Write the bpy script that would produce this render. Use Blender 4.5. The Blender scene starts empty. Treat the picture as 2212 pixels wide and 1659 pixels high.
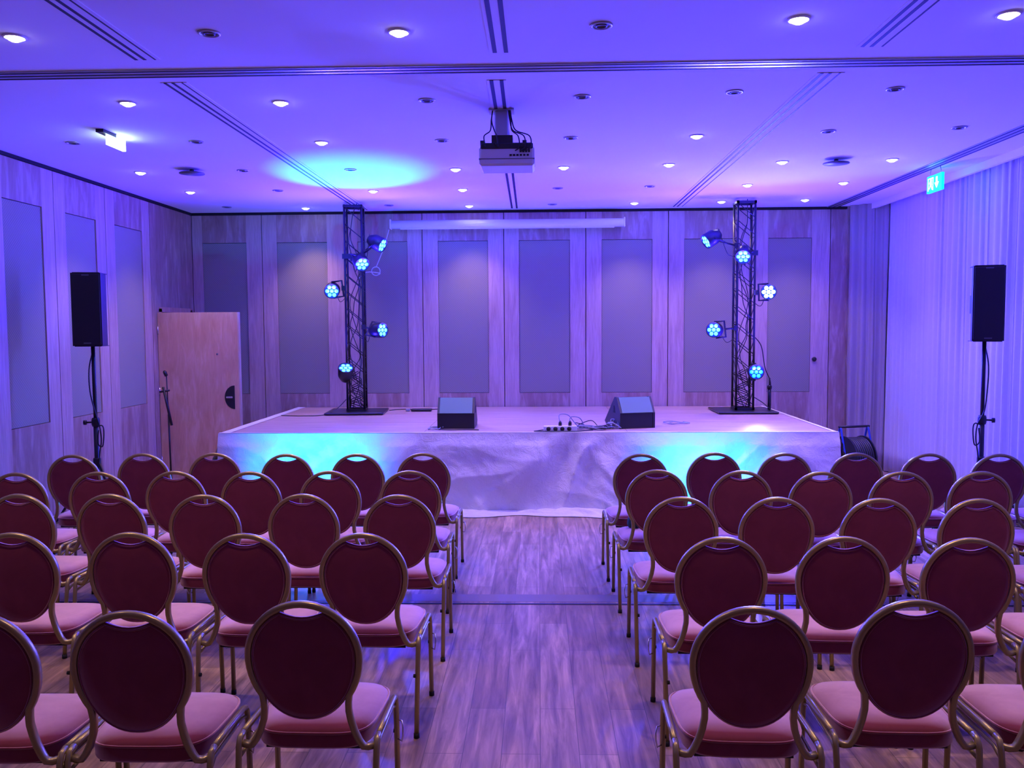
import bpy, math, random
from math import sin, cos, pi, radians, sqrt, atan2
from mathutils import Vector, Matrix, noise
random.seed(7)
S = bpy.context.scene
COL = S.collection

# ------------------------------------------------------------------ camera
CAM_H = 1.86
pitch, yaw, roll = 0.0651, 0.0312, -0.006
fwd = Vector((-sin(yaw)*cos(pitch), cos(yaw)*cos(pitch), -sin(pitch)))
rt0 = Vector((cos(yaw), sin(yaw), 0)); up0 = rt0.cross(fwd)
rt = rt0*cos(roll)+up0*sin(roll); up = up0*cos(roll)-rt0*sin(roll)
cd = bpy.data.cameras.new('camera'); cam = bpy.data.objects.new('camera', cd); COL.objects.link(cam)
M = Matrix((( rt.x, up.x, -fwd.x, 0), (rt.y, up.y, -fwd.y, 0), (rt.z, up.z, -fwd.z, CAM_H), (0, 0, 0, 1)))
cam.matrix_world = M
cd.sensor_fit = 'HORIZONTAL'; cd.sensor_width = 36; cd.lens = 1864.98/2212*36
cd.clip_start = .05; cd.clip_end = 100
S.camera = cam

# ------------------------------------------------------------------ world, view
W = bpy.data.worlds.new('world'); S.world = W; W.use_nodes = True
bg = W.node_tree.nodes['Background']
bg.inputs[0].default_value = (1.0, 0.48, 0.62, 1); bg.inputs[1].default_value = 0.078
S.view_settings.view_transform = 'Standard'; S.view_settings.look = 'None'
S.view_settings.gamma = 1; S.view_settings.exposure = 0.0
S.view_settings.use_curve_mapping = False

# light levels
BEAM_W = 480       # narrow blue beam of each stage light
SPILL_W = 770      # wide violet spill of each stage light
DOWN_W = 75        # each lit downlight
C_BLUE = (0.05, 0.07, 1.0)
C_VIOLET = (0.030, 0.012, 1.0)
C_CYAN = (0.0, 0.17, 1.0)
C_WARM = (1.0, 0.61, 0.50)

def spot(name, loc, d, watt, col, ang, blend=1.0, size=.04, parent=None):
    l = bpy.data.lights.new(name, 'SPOT'); l.energy = watt; l.color = col
    l.spot_size = radians(ang); l.spot_blend = blend; l.shadow_soft_size = size
    o = bpy.data.objects.new(name, l); COL.objects.link(o)
    o.rotation_euler = Vector(d).to_track_quat('-Z', 'Y').to_euler(); o.location = loc
    if parent: o.parent = parent
    return o

# ------------------------------------------------------------------ room sizes
XL, XR, D, H = -4.66, 4.85, 11.58, 3.42
XC = 4.28            # edge of the ceiling, the sheer hangs behind it
Y0 = -1.5
ST = .80             # stage height
SX0, SX1, SY0, SY1 = -3.25, 2.97, 8.68, 11.56

# ------------------------------------------------------------------ materials
def mat(name, col=(.5, .5, .5), rough=.6, metal=0, spec=.5, emit=None, es=0, sheen=0, coat=0, trans=0):
    m = bpy.data.materials.new(name); m.use_nodes = True
    b = m.node_tree.nodes['Principled BSDF']
    b.inputs['Base Color'].default_value = (*col, 1); b.inputs['Roughness'].default_value = rough
    b.inputs['Metallic'].default_value = metal; b.inputs['Specular IOR Level'].default_value = spec
    if emit: b.inputs['Emission Color'].default_value = (*emit, 1); b.inputs['Emission Strength'].default_value = es
    if sheen: b.inputs['Sheen Weight'].default_value = sheen; b.inputs['Sheen Roughness'].default_value = .35
    if coat: b.inputs['Coat Weight'].default_value = coat
    if trans: b.inputs['Transmission Weight'].default_value = trans
    return m
def nt(m): return m.node_tree.nodes, m.node_tree.links, m.node_tree.nodes['Principled BSDF']
def coords(m, scale, rot=(0, 0, 0), kind='Object'):
    n, l, b = nt(m)
    t = n.new('ShaderNodeTexCoord'); mp = n.new('ShaderNodeMapping')
    mp.inputs['Scale'].default_value = scale; mp.inputs['Rotation'].default_value = rot
    l.new(t.outputs[kind], mp.inputs[0]); return mp.outputs[0]
def noise_tex(m, vec, scale, detail=4, rough=.55, dist=0):
    n, l, b = nt(m); t = n.new('ShaderNodeTexNoise')
    t.inputs['Scale'].default_value = scale; t.inputs['Detail'].default_value = detail
    t.inputs['Roughness'].default_value = rough; t.inputs['Distortion'].default_value = dist
    l.new(vec, t.inputs['Vector']); return t.outputs['Fac']
def ramp(m, fac, stops):
    n, l, b = nt(m); r = n.new('ShaderNodeValToRGB'); e = r.color_ramp.elements
    e[0].position = stops[0][0]; e[0].color = (*stops[0][1], 1)
    e[1].position = stops[-1][0]; e[1].color = (*stops[-1][1], 1)
    for p, c in stops[1:-1]:
        x = e.new(p); x.color = (*c, 1)
    l.new(fac, r.inputs[0]); return r.outputs[0]
def mixc(m, fac, a, b_, mode='MIX'):
    n, l, b = nt(m); x = n.new('ShaderNodeMix'); x.data_type = 'RGBA'; x.blend_type = mode
    if isinstance(fac, (int, float)): x.inputs[0].default_value = fac
    else: l.new(fac, x.inputs[0])
    for i, v in ((6, a), (7, b_)):
        if isinstance(v, tuple): x.inputs[i].default_value = (*v, 1)
        else: l.new(v, x.inputs[i])
    return x.outputs[2]
def bump(m, h, strength=.3, dist=.01):
    n, l, b = nt(m); x = n.new('ShaderNodeBump'); x.inputs['Strength'].default_value = strength
    x.inputs['Distance'].default_value = dist; l.new(h, x.inputs['Height']); l.new(x.outputs[0], b.inputs['Normal'])
def setcol(m, c): n, l, b = nt(m); l.new(c, b.inputs['Base Color'])

def wood(name, c0, c1, c2, rough=.42, sc=(9, 9, .8)):
    m = mat(name, c1, rough, spec=.45)
    v = coords(m, sc); f = noise_tex(m, v, 2.2, 5, .6, .7)
    c = ramp(m, f, [(.30, c0), (.52, c1), (.72, c2)])
    v2 = coords(m, (60, 60, 2.2)); g = noise_tex(m, v2, 3, 3, .6)
    g = ramp(m, g, [(.35, (.86, .84, .82)), (.65, (1, 1, 1))])
    setcol(m, mixc(m, 1.0, c, g, 'MULTIPLY')); return m
M_STILE = wood('stile_veneer', (.48, .35, .27), (.58, .445, .35), (.66, .53, .43))
M_RAIL = wood('rail_veneer', (.33, .21, .145), (.42, .295, .215), (.58, .45, .36), sc=(5, 5, .9))
M_DOOR = wood('door_veneer', (.62, .35, .18), (.70, .42, .24), (.80, .54, .36), sc=(5, 5, 1.1))
M_GAP = mat('dark_gap', (.012, .010, .012), .9)
def fabric(rot=(0, radians(45), 0)):
    m = mat('panel_fabric', (.40, .40, .33), .95, spec=.1)
    n, l, b = nt(m)
    v = coords(m, (1, 1, 1), rot)
    w = n.new('ShaderNodeTexVoronoi'); w.inputs['Scale'].default_value = 48; w.inputs['Randomness'].default_value = .0
    l.new(v, w.inputs['Vector'])
    c = ramp(m, w.outputs['Distance'], [(.1, (.44, .43, .30)), (.6, (.29, .28, .195))])
    setcol(m, c); bump(m, w.outputs['Distance'], .5, .004); return m
M_FAB = fabric()
M_FABL = fabric((radians(45), 0, 0))
M_CEIL = mat('ceiling_paint', (.80, .79, .78), .9, spec=.2)
M_SLOT = mat('slot_black', (.015, .013, .02), .6)
M_TRACK = mat('track_metal', (.42, .42, .46), .35, .7)
M_WHITE = mat('white_paint', (.80, .80, .80), .45)
M_GLOSSW = mat('glossy_white_enamel', (.88, .88, .88), .22, spec=.7)
M_WPL = mat('white_plastic', (.72, .72, .72), .4)
M_BLACK = mat('black_plastic', (.012, .012, .014), .45)
M_BLKM = mat('black_metal', (.022, .022, .028), .32, .3)
M_RUB = mat('black_rubber', (.01, .01, .01), .8)
M_DGREY = mat('grey_plastic', (.12, .12, .13), .5)
M_CHROME = mat('steel', (.65, .65, .68), .25, 1)
M_LAMP = mat('lamp_glow', (1, 1, 1), .5, emit=(1, .93, .86), es=25)
M_LED = mat('led_blue_glow', (.2, .5, 1), .3, emit=(.05, .45, 1.0), es=6)
M_LEDC = mat('led_cyan_glow', (.2, .8, 1), .3, emit=(.0, .55, 1.0), es=1.8)
M_LEDW = mat('led_bright_glow', (.6, .9, 1), .3, emit=(.45, .95, 1.0), es=14)
M_LEDHOUSE = mat('lens_plate', (.02, .03, .35), .3, emit=(0, .02, 1), es=.9)

def mk_floor():
    m = mat('vinyl_planks', (.2, .15, .12), .42, spec=.5)
    n, l, b = nt(m)
    t = n.new('ShaderNodeTexCoord'); mp = n.new('ShaderNodeMapping')
    mp.inputs['Rotation'].default_value = (0, 0, radians(90)); l.new(t.outputs['Object'], mp.inputs[0])
    br = n.new('ShaderNodeTexBrick'); l.new(mp.outputs[0], br.inputs['Vector'])
    br.inputs['Scale'].default_value = 1; br.inputs['Brick Width'].default_value = 1.22; br.inputs['Row Height'].default_value = .17
    br.inputs['Mortar Size'].default_value = .0015; br.offset = .37; br.inputs['Bias'].default_value = 0
    br.inputs['Color1'].default_value = (0, 0, 0, 1); br.inputs['Color2'].default_value = (1, 1, 1, 1)
    br.inputs['Mortar'].default_value = (.3, .3, .3, 1)
    base = ramp(m, br.outputs['Color'], [(.0, (.34, .225, .155)), (.5, (.41, .28, .195)), (1, (.48, .34, .24))])
    v = coords(m, (14, 1.1, 1)); g = noise_tex(m, v, 1.6, 6, .65, .6)
    gr = ramp(m, g, [(.30, (.36, .33, .32)), (.5, (.80, .77, .74)), (.70, (1.35, 1.3, 1.25))])
    c = mixc(m, 1.0, base, gr, 'MULTIPLY')
    v2 = coords(m, (4, .9, 1)); g2 = noise_tex(m, v2, 1.3, 3, .5, .4)
    c = mixc(m, 1.0, c, ramp(m, g2, [(.3, (.78, .78, .78)), (.7, (1.15, 1.15, 1.15))]), 'MULTIPLY')
    c = mixc(m, br.outputs['Fac'], c, (.10, .075, .06)); setcol(m, c)
    rr = ramp(m, g, [(.2, (.32,)*3), (.8, (.5,)*3)]); l.new(rr, b.inputs['Roughness'])
    return m
M_FLOOR = mk_floor()
M_STRIP = mat('threshold_strip', (.22, .17, .15), .4)
def mk_deck():
    m = mat('stage_laminate', (.5, .38, .30), .38, spec=.5)
    v = coords(m, (1.2, 14, 1)); g = noise_tex(m, v, 2.0, 5, .6, .3)
    setcol(m, ramp(m, g, [(.3, (.36, .24, .18)), (.55, (.48, .34, .27)), (.75, (.58, .44, .36))])); return m
M_DECK = mk_deck()
def mk_cloth():
    m = mat('white_skirt_cloth', (.78, .78, .78), .42, spec=.6)
    v = coords(m, (1, 1, 1)); g = noise_tex(m, v, 9, 8, .72, 1.4); bump(m, g, .55, .03); return m
M_CLOTH = mk_cloth()
def mk_sheer():
    m = mat('sheer_fabric', (.80, .80, .83), .8, spec=.1)
    n, l, b = nt(m); tr = n.new('ShaderNodeBsdfTranslucent'); tr.inputs[0].default_value = (.8, .8, .85, 1)
    mx = n.new('ShaderNodeMixShader'); mx.inputs[0].default_value = .22
    out = n['Material Output']; l.new(b.outputs[0], mx.inputs[1]); l.new(tr.outputs[0], mx.inputs[2]); l.new(mx.outputs[0], out.inputs[0])
    return m
M_SHEER = mk_sheer()
def mk_drape():
    m = mat('beige_drape_cloth', (.40, .36, .32), .85, spec=.15)
    v = coords(m, (90, 90, 90)); bump(m, noise_tex(m, v, 4, 2), .15, .002); return m
M_DRAPE = mk_drape()
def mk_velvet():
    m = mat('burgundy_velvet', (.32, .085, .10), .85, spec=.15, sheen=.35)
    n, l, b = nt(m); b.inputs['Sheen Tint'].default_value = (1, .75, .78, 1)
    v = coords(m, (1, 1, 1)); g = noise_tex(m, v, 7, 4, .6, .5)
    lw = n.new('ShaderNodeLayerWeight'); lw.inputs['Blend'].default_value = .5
    painted_sheen = ramp(m, lw.outputs['Facing'], [(.0, (.24, .048, .062)), (.25, (.27, .058, .072)), (.62, (.72, .45, .45)), (1, (.78, .55, .55))])  # downlit pink of the seat tops painted into the colour by view angle
    setcol(m, mixc(m, 1.0, painted_sheen, ramp(m, g, [(.3, (.82, .80, .80)), (.7, (1, 1, 1))]), 'MULTIPLY')); return m
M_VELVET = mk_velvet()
M_PIPE = mat('burgundy_piping', (.42, .10, .12), .6)
M_GOLD = mat('champagne_metal', (.40, .33, .12), .34, .65, spec=.5)
M_WEDGE = mat('textured_grey_green_grille', (.13, .24, .20), .6)
def mk_grille(m):
    v = coords(m, (1, 1, 1)); g = noise_tex(m, v, 260, 2, .5); bump(m, g, .5, .002)
mk_grille(M_WEDGE)
M_CABLE = mat('cable_black', (.015, .015, .02), .45)
M_CABLEG = mat('cable_grey', (.25, .26, .32), .45)
M_ROPE = mat('white_cord', (.7, .7, .7), .7)
M_EXW = mat('exit_panel_white', (1, 1, 1), .4, emit=(.70, 1, .95), es=12)
M_EXG = mat('exit_panel_green', (0, .6, .4), .4, emit=(0, .85, .62), es=1.7)
M_EXWS = mat('exit_symbol_white', (1, 1, 1), .4, emit=(.75, 1, .95), es=2.4)
M_BLUEP = mat('blue_plastic', (.02, .06, .35), .4)
M_BAG = mat('dark_green_cloth', (.01, .05, .035), .8)

# ------------------------------------------------------------------ mesh helpers
class MB:
    def __init__(s): s.v = []; s.f = []; s.sm = []
    def add(s, vs, fs, smooth=False, T=None):
        o = len(s.v)
        s.v += [tuple((T @ Vector(p)) if T else p) for p in vs]
        s.f += [tuple(i+o for i in f) for f in fs]; s.sm += [smooth]*len(fs); return s
    def box(s, a, b, T=None, bev=0):
        x0, y0, z0 = a; x1, y1, z1 = b
        if bev:
            e = bev; vs = []
            for z, k in ((z0, e), (z0+e, 0), (z1-e, 0), (z1, e)):
                for px, py in ((x0+e, y0+k), (x1-e, y0+k), (x1-k, y0+e), (x1-k, y1-e), (x1-e, y1-k), (x0+e, y1-k), (x0+k, y1-e), (x0+k, y0+e)):
                    vs.append((min(max(px, x0+k), x1-k), min(max(py, y0+k), y1-k), z))
            fs = [tuple(reversed(range(8))), tuple(range(24, 32))]
            for r in range(3):
                for i in range(8): j = (i+1) % 8; fs.append((r*8+i, r*8+j, r*8+8+j, r*8+8+i))
            return s.add(vs, fs, False, T)
        vs = [(x0, y0, z0), (x1, y0, z0), (x1, y1, z0), (x0, y1, z0), (x0, y0, z1), (x1, y0, z1), (x1, y1, z1), (x0, y1, z1)]
        return s.add(vs, [(3, 2, 1, 0), (4, 5, 6, 7), (0, 1, 5, 4), (1, 2, 6, 5), (2, 3, 7, 6), (3, 0, 4, 7)], False, T)
    def tube(s, pts, r=.01, n=8, r2=None, up_=None, caps=True, closed=False, T=None):
        P = [Vector(p) for p in pts]; N = len(P); vs = []; prev = None
        rr = r if isinstance(r, (list, tuple)) else [r]*N
        for i, p in enumerate(P):
            if closed: t = P[(i+1) % N]-P[i-1]
            else: t = P[min(i+1, N-1)]-P[max(i-1, 0)]
            t.normalize()
            ref = Vector(up_) if up_ else (prev if prev else (Vector((0, 0, 1)) if abs(t.z) < .9 else Vector((1, 0, 0))))
            u = ref-t*ref.dot(t)
            if u.length < 1e-6: u = t.orthogonal()
            u.normalize(); w = t.cross(u); prev = u
            a = rr[i]; b = r2 if r2 else a
            for k in range(n):
                th = 2*pi*k/n; vs.append(tuple(p+u*(cos(th)*a)+w*(sin(th)*b)))
        fs = []
        for i in range(N if closed else N-1):
            j = (i+1) % N
            for k in range(n):
                l = (k+1) % n; fs.append((i*n+k, i*n+l, j*n+l, j*n+k))
        s.add(vs, fs, True, T)
        if caps and not closed:
            s.f += [tuple(reversed(range(len(s.v)-N*n, len(s.v)-N*n+n))), tuple(range(len(s.v)-n, len(s.v)))]; s.sm += [False, False]
        return s
    def lathe(s, prof, n=24, T=None, smooth=True):
        vs = []; fs = []
        for r, z in prof:
            for k in range(n): th = 2*pi*k/n; vs.append((r*cos(th), r*sin(th), z))
        for i in range(len(prof)-1):
            for k in range(n): l = (k+1) % n; fs.append((i*n+k, i*n+l, (i+1)*n+l, (i+1)*n+k))
        s.add(vs, fs, smooth, T); o = len(s.v)-len(vs)
        if prof[0][0] > 1e-5: s.f.append(tuple(o+i for i in reversed(range(n)))); s.sm.append(False)
        if prof[-1][0] > 1e-5: s.f.append(tuple(o+(len(prof)-1)*n+i for i in range(n))); s.sm.append(False)
        return s
    def prism(s, poly, a, b, axis='x', T=None):   # polygon in the other two axes, extruded a..b
        n = len(poly)
        def P(q, t): return {'x': (t, q[0], q[1]), 'y': (q[0], t, q[1]), 'z': (q[0], q[1], t)}[axis]
        vs = [P(q, a) for q in poly]+[P(q, b) for q in poly]
        fs = [tuple(reversed(range(n))), tuple(range(n, 2*n))]+[(i, (i+1) % n, n+(i+1) % n, n+i) for i in range(n)]
        return s.add(vs, fs, False, T)
    def grid(s, fn, nu, nv, smooth=True):
        vs = [fn(i/(nu-1), j/(nv-1)) for i in range(nu) for j in range(nv)]
        fs = [(i*nv+j, (i+1)*nv+j, (i+1)*nv+j+1, i*nv+j+1) for i in range(nu-1) for j in range(nv-1)]
        return s.add(vs, fs, smooth)
    def build(s, name, m, parent=None, **kw):
        me = bpy.data.meshes.new(name); me.from_pydata(s.v, [], s.f); me.update()
        me.polygons.foreach_set('use_smooth', s.sm)
        o = bpy.data.objects.new(name, me); COL.objects.link(o); me.materials.append(m)
        if parent: o.parent = parent
        for k, v in kw.items(): o[k] = v
        return o
def recalc(o):
    import bmesh
    b = bmesh.new(); b.from_mesh(o.data); bmesh.ops.recalc_face_normals(b, faces=b.faces); b.to_mesh(o.data); b.free(); return o
def thing(name, label, cat, loc=(0, 0, 0), rz=0, group=None):
    o = bpy.data.objects.new(name, None); COL.objects.link(o); o.empty_display_size = .1
    o.location = loc; o.rotation_euler = (0, 0, rz); o['label'] = label; o['category'] = cat
    if group: o['group'] = group
    return o
def tag(o, label, cat, group=None):
    o['label'] = label; o['category'] = cat
    if group: o['group'] = group
    return o
def struct(o): o['kind'] = 'structure'; return o
def copy_tree(o, parent=None):
    c = o.copy(); COL.objects.link(c)
    if parent: c.parent = parent
    for ch in o.children:
        if ch.type != 'LIGHT': copy_tree(ch, c)
    return c
def TR(x=0, y=0, z=0, rx=0, ry=0, rz=0):
    return Matrix.Translation((x, y, z)) @ Matrix.Rotation(rz, 4, 'Z') @ Matrix.Rotation(ry, 4, 'Y') @ Matrix.Rotation(rx, 4, 'X')
def smooth_path(P, k=6):
    P = [Vector(p) for p in P]; out = []
    for i in range(len(P)-1):
        a = P[max(i-1, 0)]; b = P[i]; c = P[i+1]; d = P[min(i+2, len(P)-1)]
        for j in range(k):
            t = j/k; out.append(.5*((2*b)+(c-a)*t+(2*a-5*b+4*c-d)*t*t+(3*b-a-3*c+d)*t**3))
    out.append(P[-1]); return out

# ------------------------------------------------------------------ room shell
struct(MB().box((XL-.1, Y0, -.08), (XR+.1, D+.3, 0)).build('floor', M_FLOOR))
struct(MB().box((XL-.1, Y0, H), (XC, D+.3, H+.1)).build('ceiling', M_CEIL))
struct(MB().box((XR, Y0, 0), (XR+.1, D+.3, 3.75)).build('wall_right', M_WHITE))
struct(MB().box((XC, Y0, 3.75), (XR+.1, D+.3, 3.85)).build('ceiling', M_CEIL))
struct(MB().box((XC-.02, Y0, H-.07), (XC+.02, D+.0, H)).build('trim_1', M_CEIL))
# metal strip across the floor and dark shadow gaps
struct(MB().box((XL, 5.70, 0), (XC, 5.725, .003)).build('trim_2', M_SLOT))
struct(MB().box((XL, 5.76, 0), (XC, 5.92, .0012)).build('trim_3', M_STRIP))

def panelled_wall(name, seams, plen, to_world, ztop, top_gap=.03):
    """leaves between seams, each with stiles, rails and an inset fabric panel"""
    st = MB(); rl = MB(); ft = []
    g = .005; th = .04
    for (a, b, pa, pb) in seams:
        a2, b2 = a+g, b-g
        if pa is None:
            st_ = [(a2, b2, 0, ztop)]
            for q in st_: rl.box(*to_world(q, 0, th))
            continue
        st.box(*to_world((a2, pa, 0, ztop), 0, th)); st.box(*to_world((pb, b2, 0, ztop), 0, th))
        rl.box(*to_world((pa, pb, 0, .985), 0, th)); rl.box(*to_world((pa, pb, 3.02, ztop), 0, th))
        ft.append((pa, pb))
    back = MB(); back.box(*to_world((seams[0][0]-.1, seams[-1][1]+.02, 0, H), th, th+.06))
    w = struct(back.build(name, M_GAP))
    st.build('stile', M_STILE, w); rl.build('rail', M_RAIL, w)
    for pa, pb in ft:
        m = MB(); m.box(*to_world((pa+.004, pb-.004, .99, 3.015), .012, th)); m.build('fabric_panel', M_FABL if 'left' in name else M_FAB, w)
    return w
def tw_back(q, d0, d1): return ((q[0], D+d0, q[2]), (q[1], D+d1, q[3]))
bseams = [(-4.66, -3.71, -4.52, -3.92), (-3.71, -2.60, -3.51, -2.83), (-2.60, -1.55, -2.42, -1.75), (-1.55, -.46, -1.34, -.67),
          (-.46, .63, -.26, .42), (.63, 1.72, .84, 1.51), (1.72, 2.82, 1.93, 2.62), (2.82, 3.84, 3.03, 3.60), (3.84, 4.09, None, None)]
panelled_wall('wall_back', bseams, 0, tw_back, H-.035)
struct(MB().box((4.0, D+.12, 0), (XR+.1, D+.2, 3.8)).build('wall_back', M_WHITE))
struct(MB().box((4.05, D-.03, 0), (4.10, D+.1, H)).build('trim_4', M_RAIL))
def tw_left(q, d0, d1): return ((XL-d1, q[0], q[2]), (XL-d0, q[1], q[3]))
lseams = []
y = 10.31
k = 0
ls = [(10.31, D, None, None)]
edges = [10.31, 9.25, 8.26, 7.25, 6.24, 5.23, 4.22, 3.21, 2.2, 1.19, .18, -.83]
for i in range(len(edges)-1):
    a, b = edges[i+1], edges[i]; ls.append((a, b, a+.20, b-.20))
ls.reverse()
panelled_wall('wall_left', ls, 0, tw_left, H-.035)
# doorway behind the open door leaf
struct(MB().box((XL-.001, 10.50, 0), (XL+.012, 10.56, 2.12)).box((XL-.001, 11.44, 0), (XL+.012, 11.50, 2.12)).box((XL-.001, 10.50, 2.08), (XL+.012, 11.50, 2.14)).build('door_1', M_DOOR))
struct(MB().box((XL-.001, 10.56, 0), (XL+.004, 11.44, 2.08)).build('door_2', M_GAP))

# ------------------------------------------------------------------ ceiling fittings
def slot_set(x0, x1, y0, y1, offs, label):
    t = thing('air_slot', label, 'ceiling vent', ((x0+x1)/2, (y0+y1)/2, H), 0, 'air slots in the ceiling')
    cx, cy = (x0+x1)/2, (y0+y1)/2
    m = MB()
    w = offs[-1][0]+.03; o0 = offs[0][0]-.03
    def quad(mb, a, b, z0, z1):
        vs = []
        for z in (z0, z1):
            for (xx, yy) in ((x0+a, y0), (x0+b, y0), (x1+b, y1), (x1+a, y1)): vs.append((xx-cx, yy-cy, z))
        mb.add(vs, [(3, 2, 1, 0), (4, 5, 6, 7), (0, 1, 5, 4), (1, 2, 6, 5), (2, 3, 7, 6), (3, 0, 4, 7)])
    quad(m, o0, w, -.004, 0); m.build('frame', M_CEIL, t)
    for off, wd in offs:
        s = MB(); quad(s, off-wd/2, off+wd/2, -.0055, -.001); s.build('slot', M_SLOT, t)
O3 = [(-.045, .020), (.005, .020), (.065, .010)]
O3m = [(-.065, .010), (-.005, .020), (.045, .020)]
O2 = [(-.032, .024), (.032, .024)]
slot_set(-2.31, -2.31, 5.50, 11.40, [(-.045, .020), (.005, .020), (.065, .010)], 'dark triple air slot running back to the left lighting truss')
slot_set(-2.27, -2.27, 0.5, 5.03, O3, 'dark triple air slot above the near left chairs, before the cross track')
slot_set(1.80, 1.80, 5.50, 11.40, O3, 'dark triple air slot running back towards the right lighting truss')
slot_set(1.86, 1.86, 0.5, 5.0, O3, 'dark triple air slot above the near right chairs, before the cross track')
slot_set(-.26, -.31, 5.55, 11.40, O2, 'dark double air slot along the ceiling centre, behind the projector')
slot_set(-.21, -.21, 0.5, 5.0, O2, 'dark double air slot at the near top centre of the ceiling')
def track(label, a, b, vert):
    t = thing('ceiling_track', label, 'ceiling track', (0, 0, H))
    m = MB(); s = MB()
    (x0, y0), (x1, y1) = a, b
    def strip(mb, w0, w1, z0, z1):
        if vert: mb.box((x0+w0, y0, z0), (x0+w1, y1, z1))
        else: mb.box((x0, y0+w0, z0), (x1, y0+w1, z1))
    strip(m, -.075, .075, -.008, 0); m.build('rail', M_TRACK, t)
    for w in (-.06, -.004, .052): strip(s, w, w+.014, -.0105, -.007)
    s.build('groove', M_SLOT, t)
track('grey triple grooved track crossing the whole ceiling from wall to curtain', (XL, 5.30), (XC-.03, 5.30), False)
track('grey grooved track along the ceiling edge beside the sheer curtain', (3.86, 5.40), (3.86, D), True)
struct(MB().box((XL, D-.012, H-.03), (4.05, D, H)).build('trim_5', M_GAP))
struct(MB().box((XL, -.8, H-.03), (XL+.012, D, H)).build('trim_6', M_GAP))

GX = [-3.94, -2.90, -1.84, -.80, .25, 1.28, 2.33, 3.33]
GY = [4.60, 5.96, 7.24, 8.50, 9.79, 11.04]
COLN = ['leftmost', 'second', 'third', 'fourth', 'fifth', 'sixth', 'seventh', 'rightmost']
litset = [(-2.78, 4.62), (-0.73, 4.64), (1.33, 4.55), (2.37, 4.53), (-2.82, 5.97), (-1.77, 6.01), (-1.81, 7.29), (1.3, 7.23), (1.26, 8.47), (2.32, 8.4), (3.33, 8.35), (-3.94, 8.56), (-0.81, 8.58), (0.25, 8.55), (-3.94, 9.79), (-1.87, 9.86), (-0.85, 9.83), (2.31, 9.73), (3.33, 9.65), (-3.0, 11.18), (-0.88, 11.13), (1.21, 11.03), (2.29, 10.99), (3.3, 10.91)]
unset = [(-1.73, 4.61), (0.33, 4.59), (-0.76, 6.01), (0.3, 5.97), (1.31, 5.91), (2.36, 5.89), (-3.87, 7.19), (-2.84, 7.21), (-0.8, 7.28), (0.27, 7.24), (2.33, 7.12), (3.33, 7.05), (-2.9, 8.52), (-1.84, 8.54), (-2.93, 9.76), (0.22, 9.81), (1.24, 9.75), (-3.97, 11.02), (-1.89, 11.01), (0.18, 11.08)]
def downlight_proto(lit):
    t = thing('downlight', 'x', 'ceiling light')
    MB().lathe([(.046, -.001), (.046, -.006), (.051, -.009), (.059, -.006), (.060, 0)], 24).build('rim', M_WHITE if lit else M_TRACK, t)
    MB().lathe([(.0001, -.026), (.018, -.0245), (.034, -.016), (.0445, -.006), (.045, -.002)] if lit else [(.0001, -.003), (.024, -.003), (.0245, -.010), (.030, -.010), (.031, -.002), (.040, -.002)], 24).build('lens' if lit else 'dark_lamp', M_LAMP if lit else M_DGREY, t)
    return t
RW = ['row nearest the viewer', 'second row from viewer', 'third row from viewer', 'fourth row from viewer', 'second row from back wall', 'row nearest back wall']
NTH = ['first', 'second', 'third', 'fourth', 'fifth', 'sixth', 'seventh', 'eighth']
for pts, lit in ((litset, True), (unset, False)):
    rows = {}
    for (x, yv) in pts:
        j = min(range(6), key=lambda q: abs(GY[q]-yv)); i = min(range(8), key=lambda q: abs(GX[q]-x))
        rows.setdefault(j, []).append((x, yv))
    pr = downlight_proto(lit); first = True
    if lit: lit_proto = pr
    for j in sorted(rows):
        for n_, (px_, py_) in enumerate(sorted(rows[j])):
            o = pr if first else copy_tree(pr); first = False
            o.location = (px_, py_, H)
            o['label'] = f"{'lit' if lit else 'unlit'} round downlight, {NTH[n_]} from the left in the {RW[j]}"
            o['group'] = 'lit ceiling downlights' if lit else 'unlit ceiling downlights'
            if lit: spot('downlight_beam', (0, 0, -.04), (0, 0, -1), DOWN_W, C_WARM, 92, 1, .04, o)

def ceiling_disc(x, y, label):
    t = thing('ceiling_speaker', label, 'speaker', (x, y, H), 0, 'round ceiling speakers')
    MB().lathe([(.02, 0), (.02, -.03), (.115, -.032), (.12, -.036), (.12, -.042), (.0001, -.045)], 32).build('grille', M_DGREY, t)
ceiling_disc(-3.38, 8.45, 'round grey ceiling speaker on the left, near the left wall')
ceiling_disc(2.80, 8.32, 'round grey ceiling speaker on the right, towards the curtain')

# one row of downlights added out of view, to light the nearest chairs
added_rows = [(3.3, (-2.9, -.8, 1.28, 3.33))]
for yv, xs in added_rows:
    for n_, xx in enumerate(xs):
        o = copy_tree(lit_proto); o.location = (xx, yv, H)
        o['label'] = f"added lit downlight overhead, {NTH[n_]} from the left in a row outside the view"
        spot('downlight_beam', (0, 0, -.04), (0, 0, -1), DOWN_W, C_WARM, 92, 1, .04, o)

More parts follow.
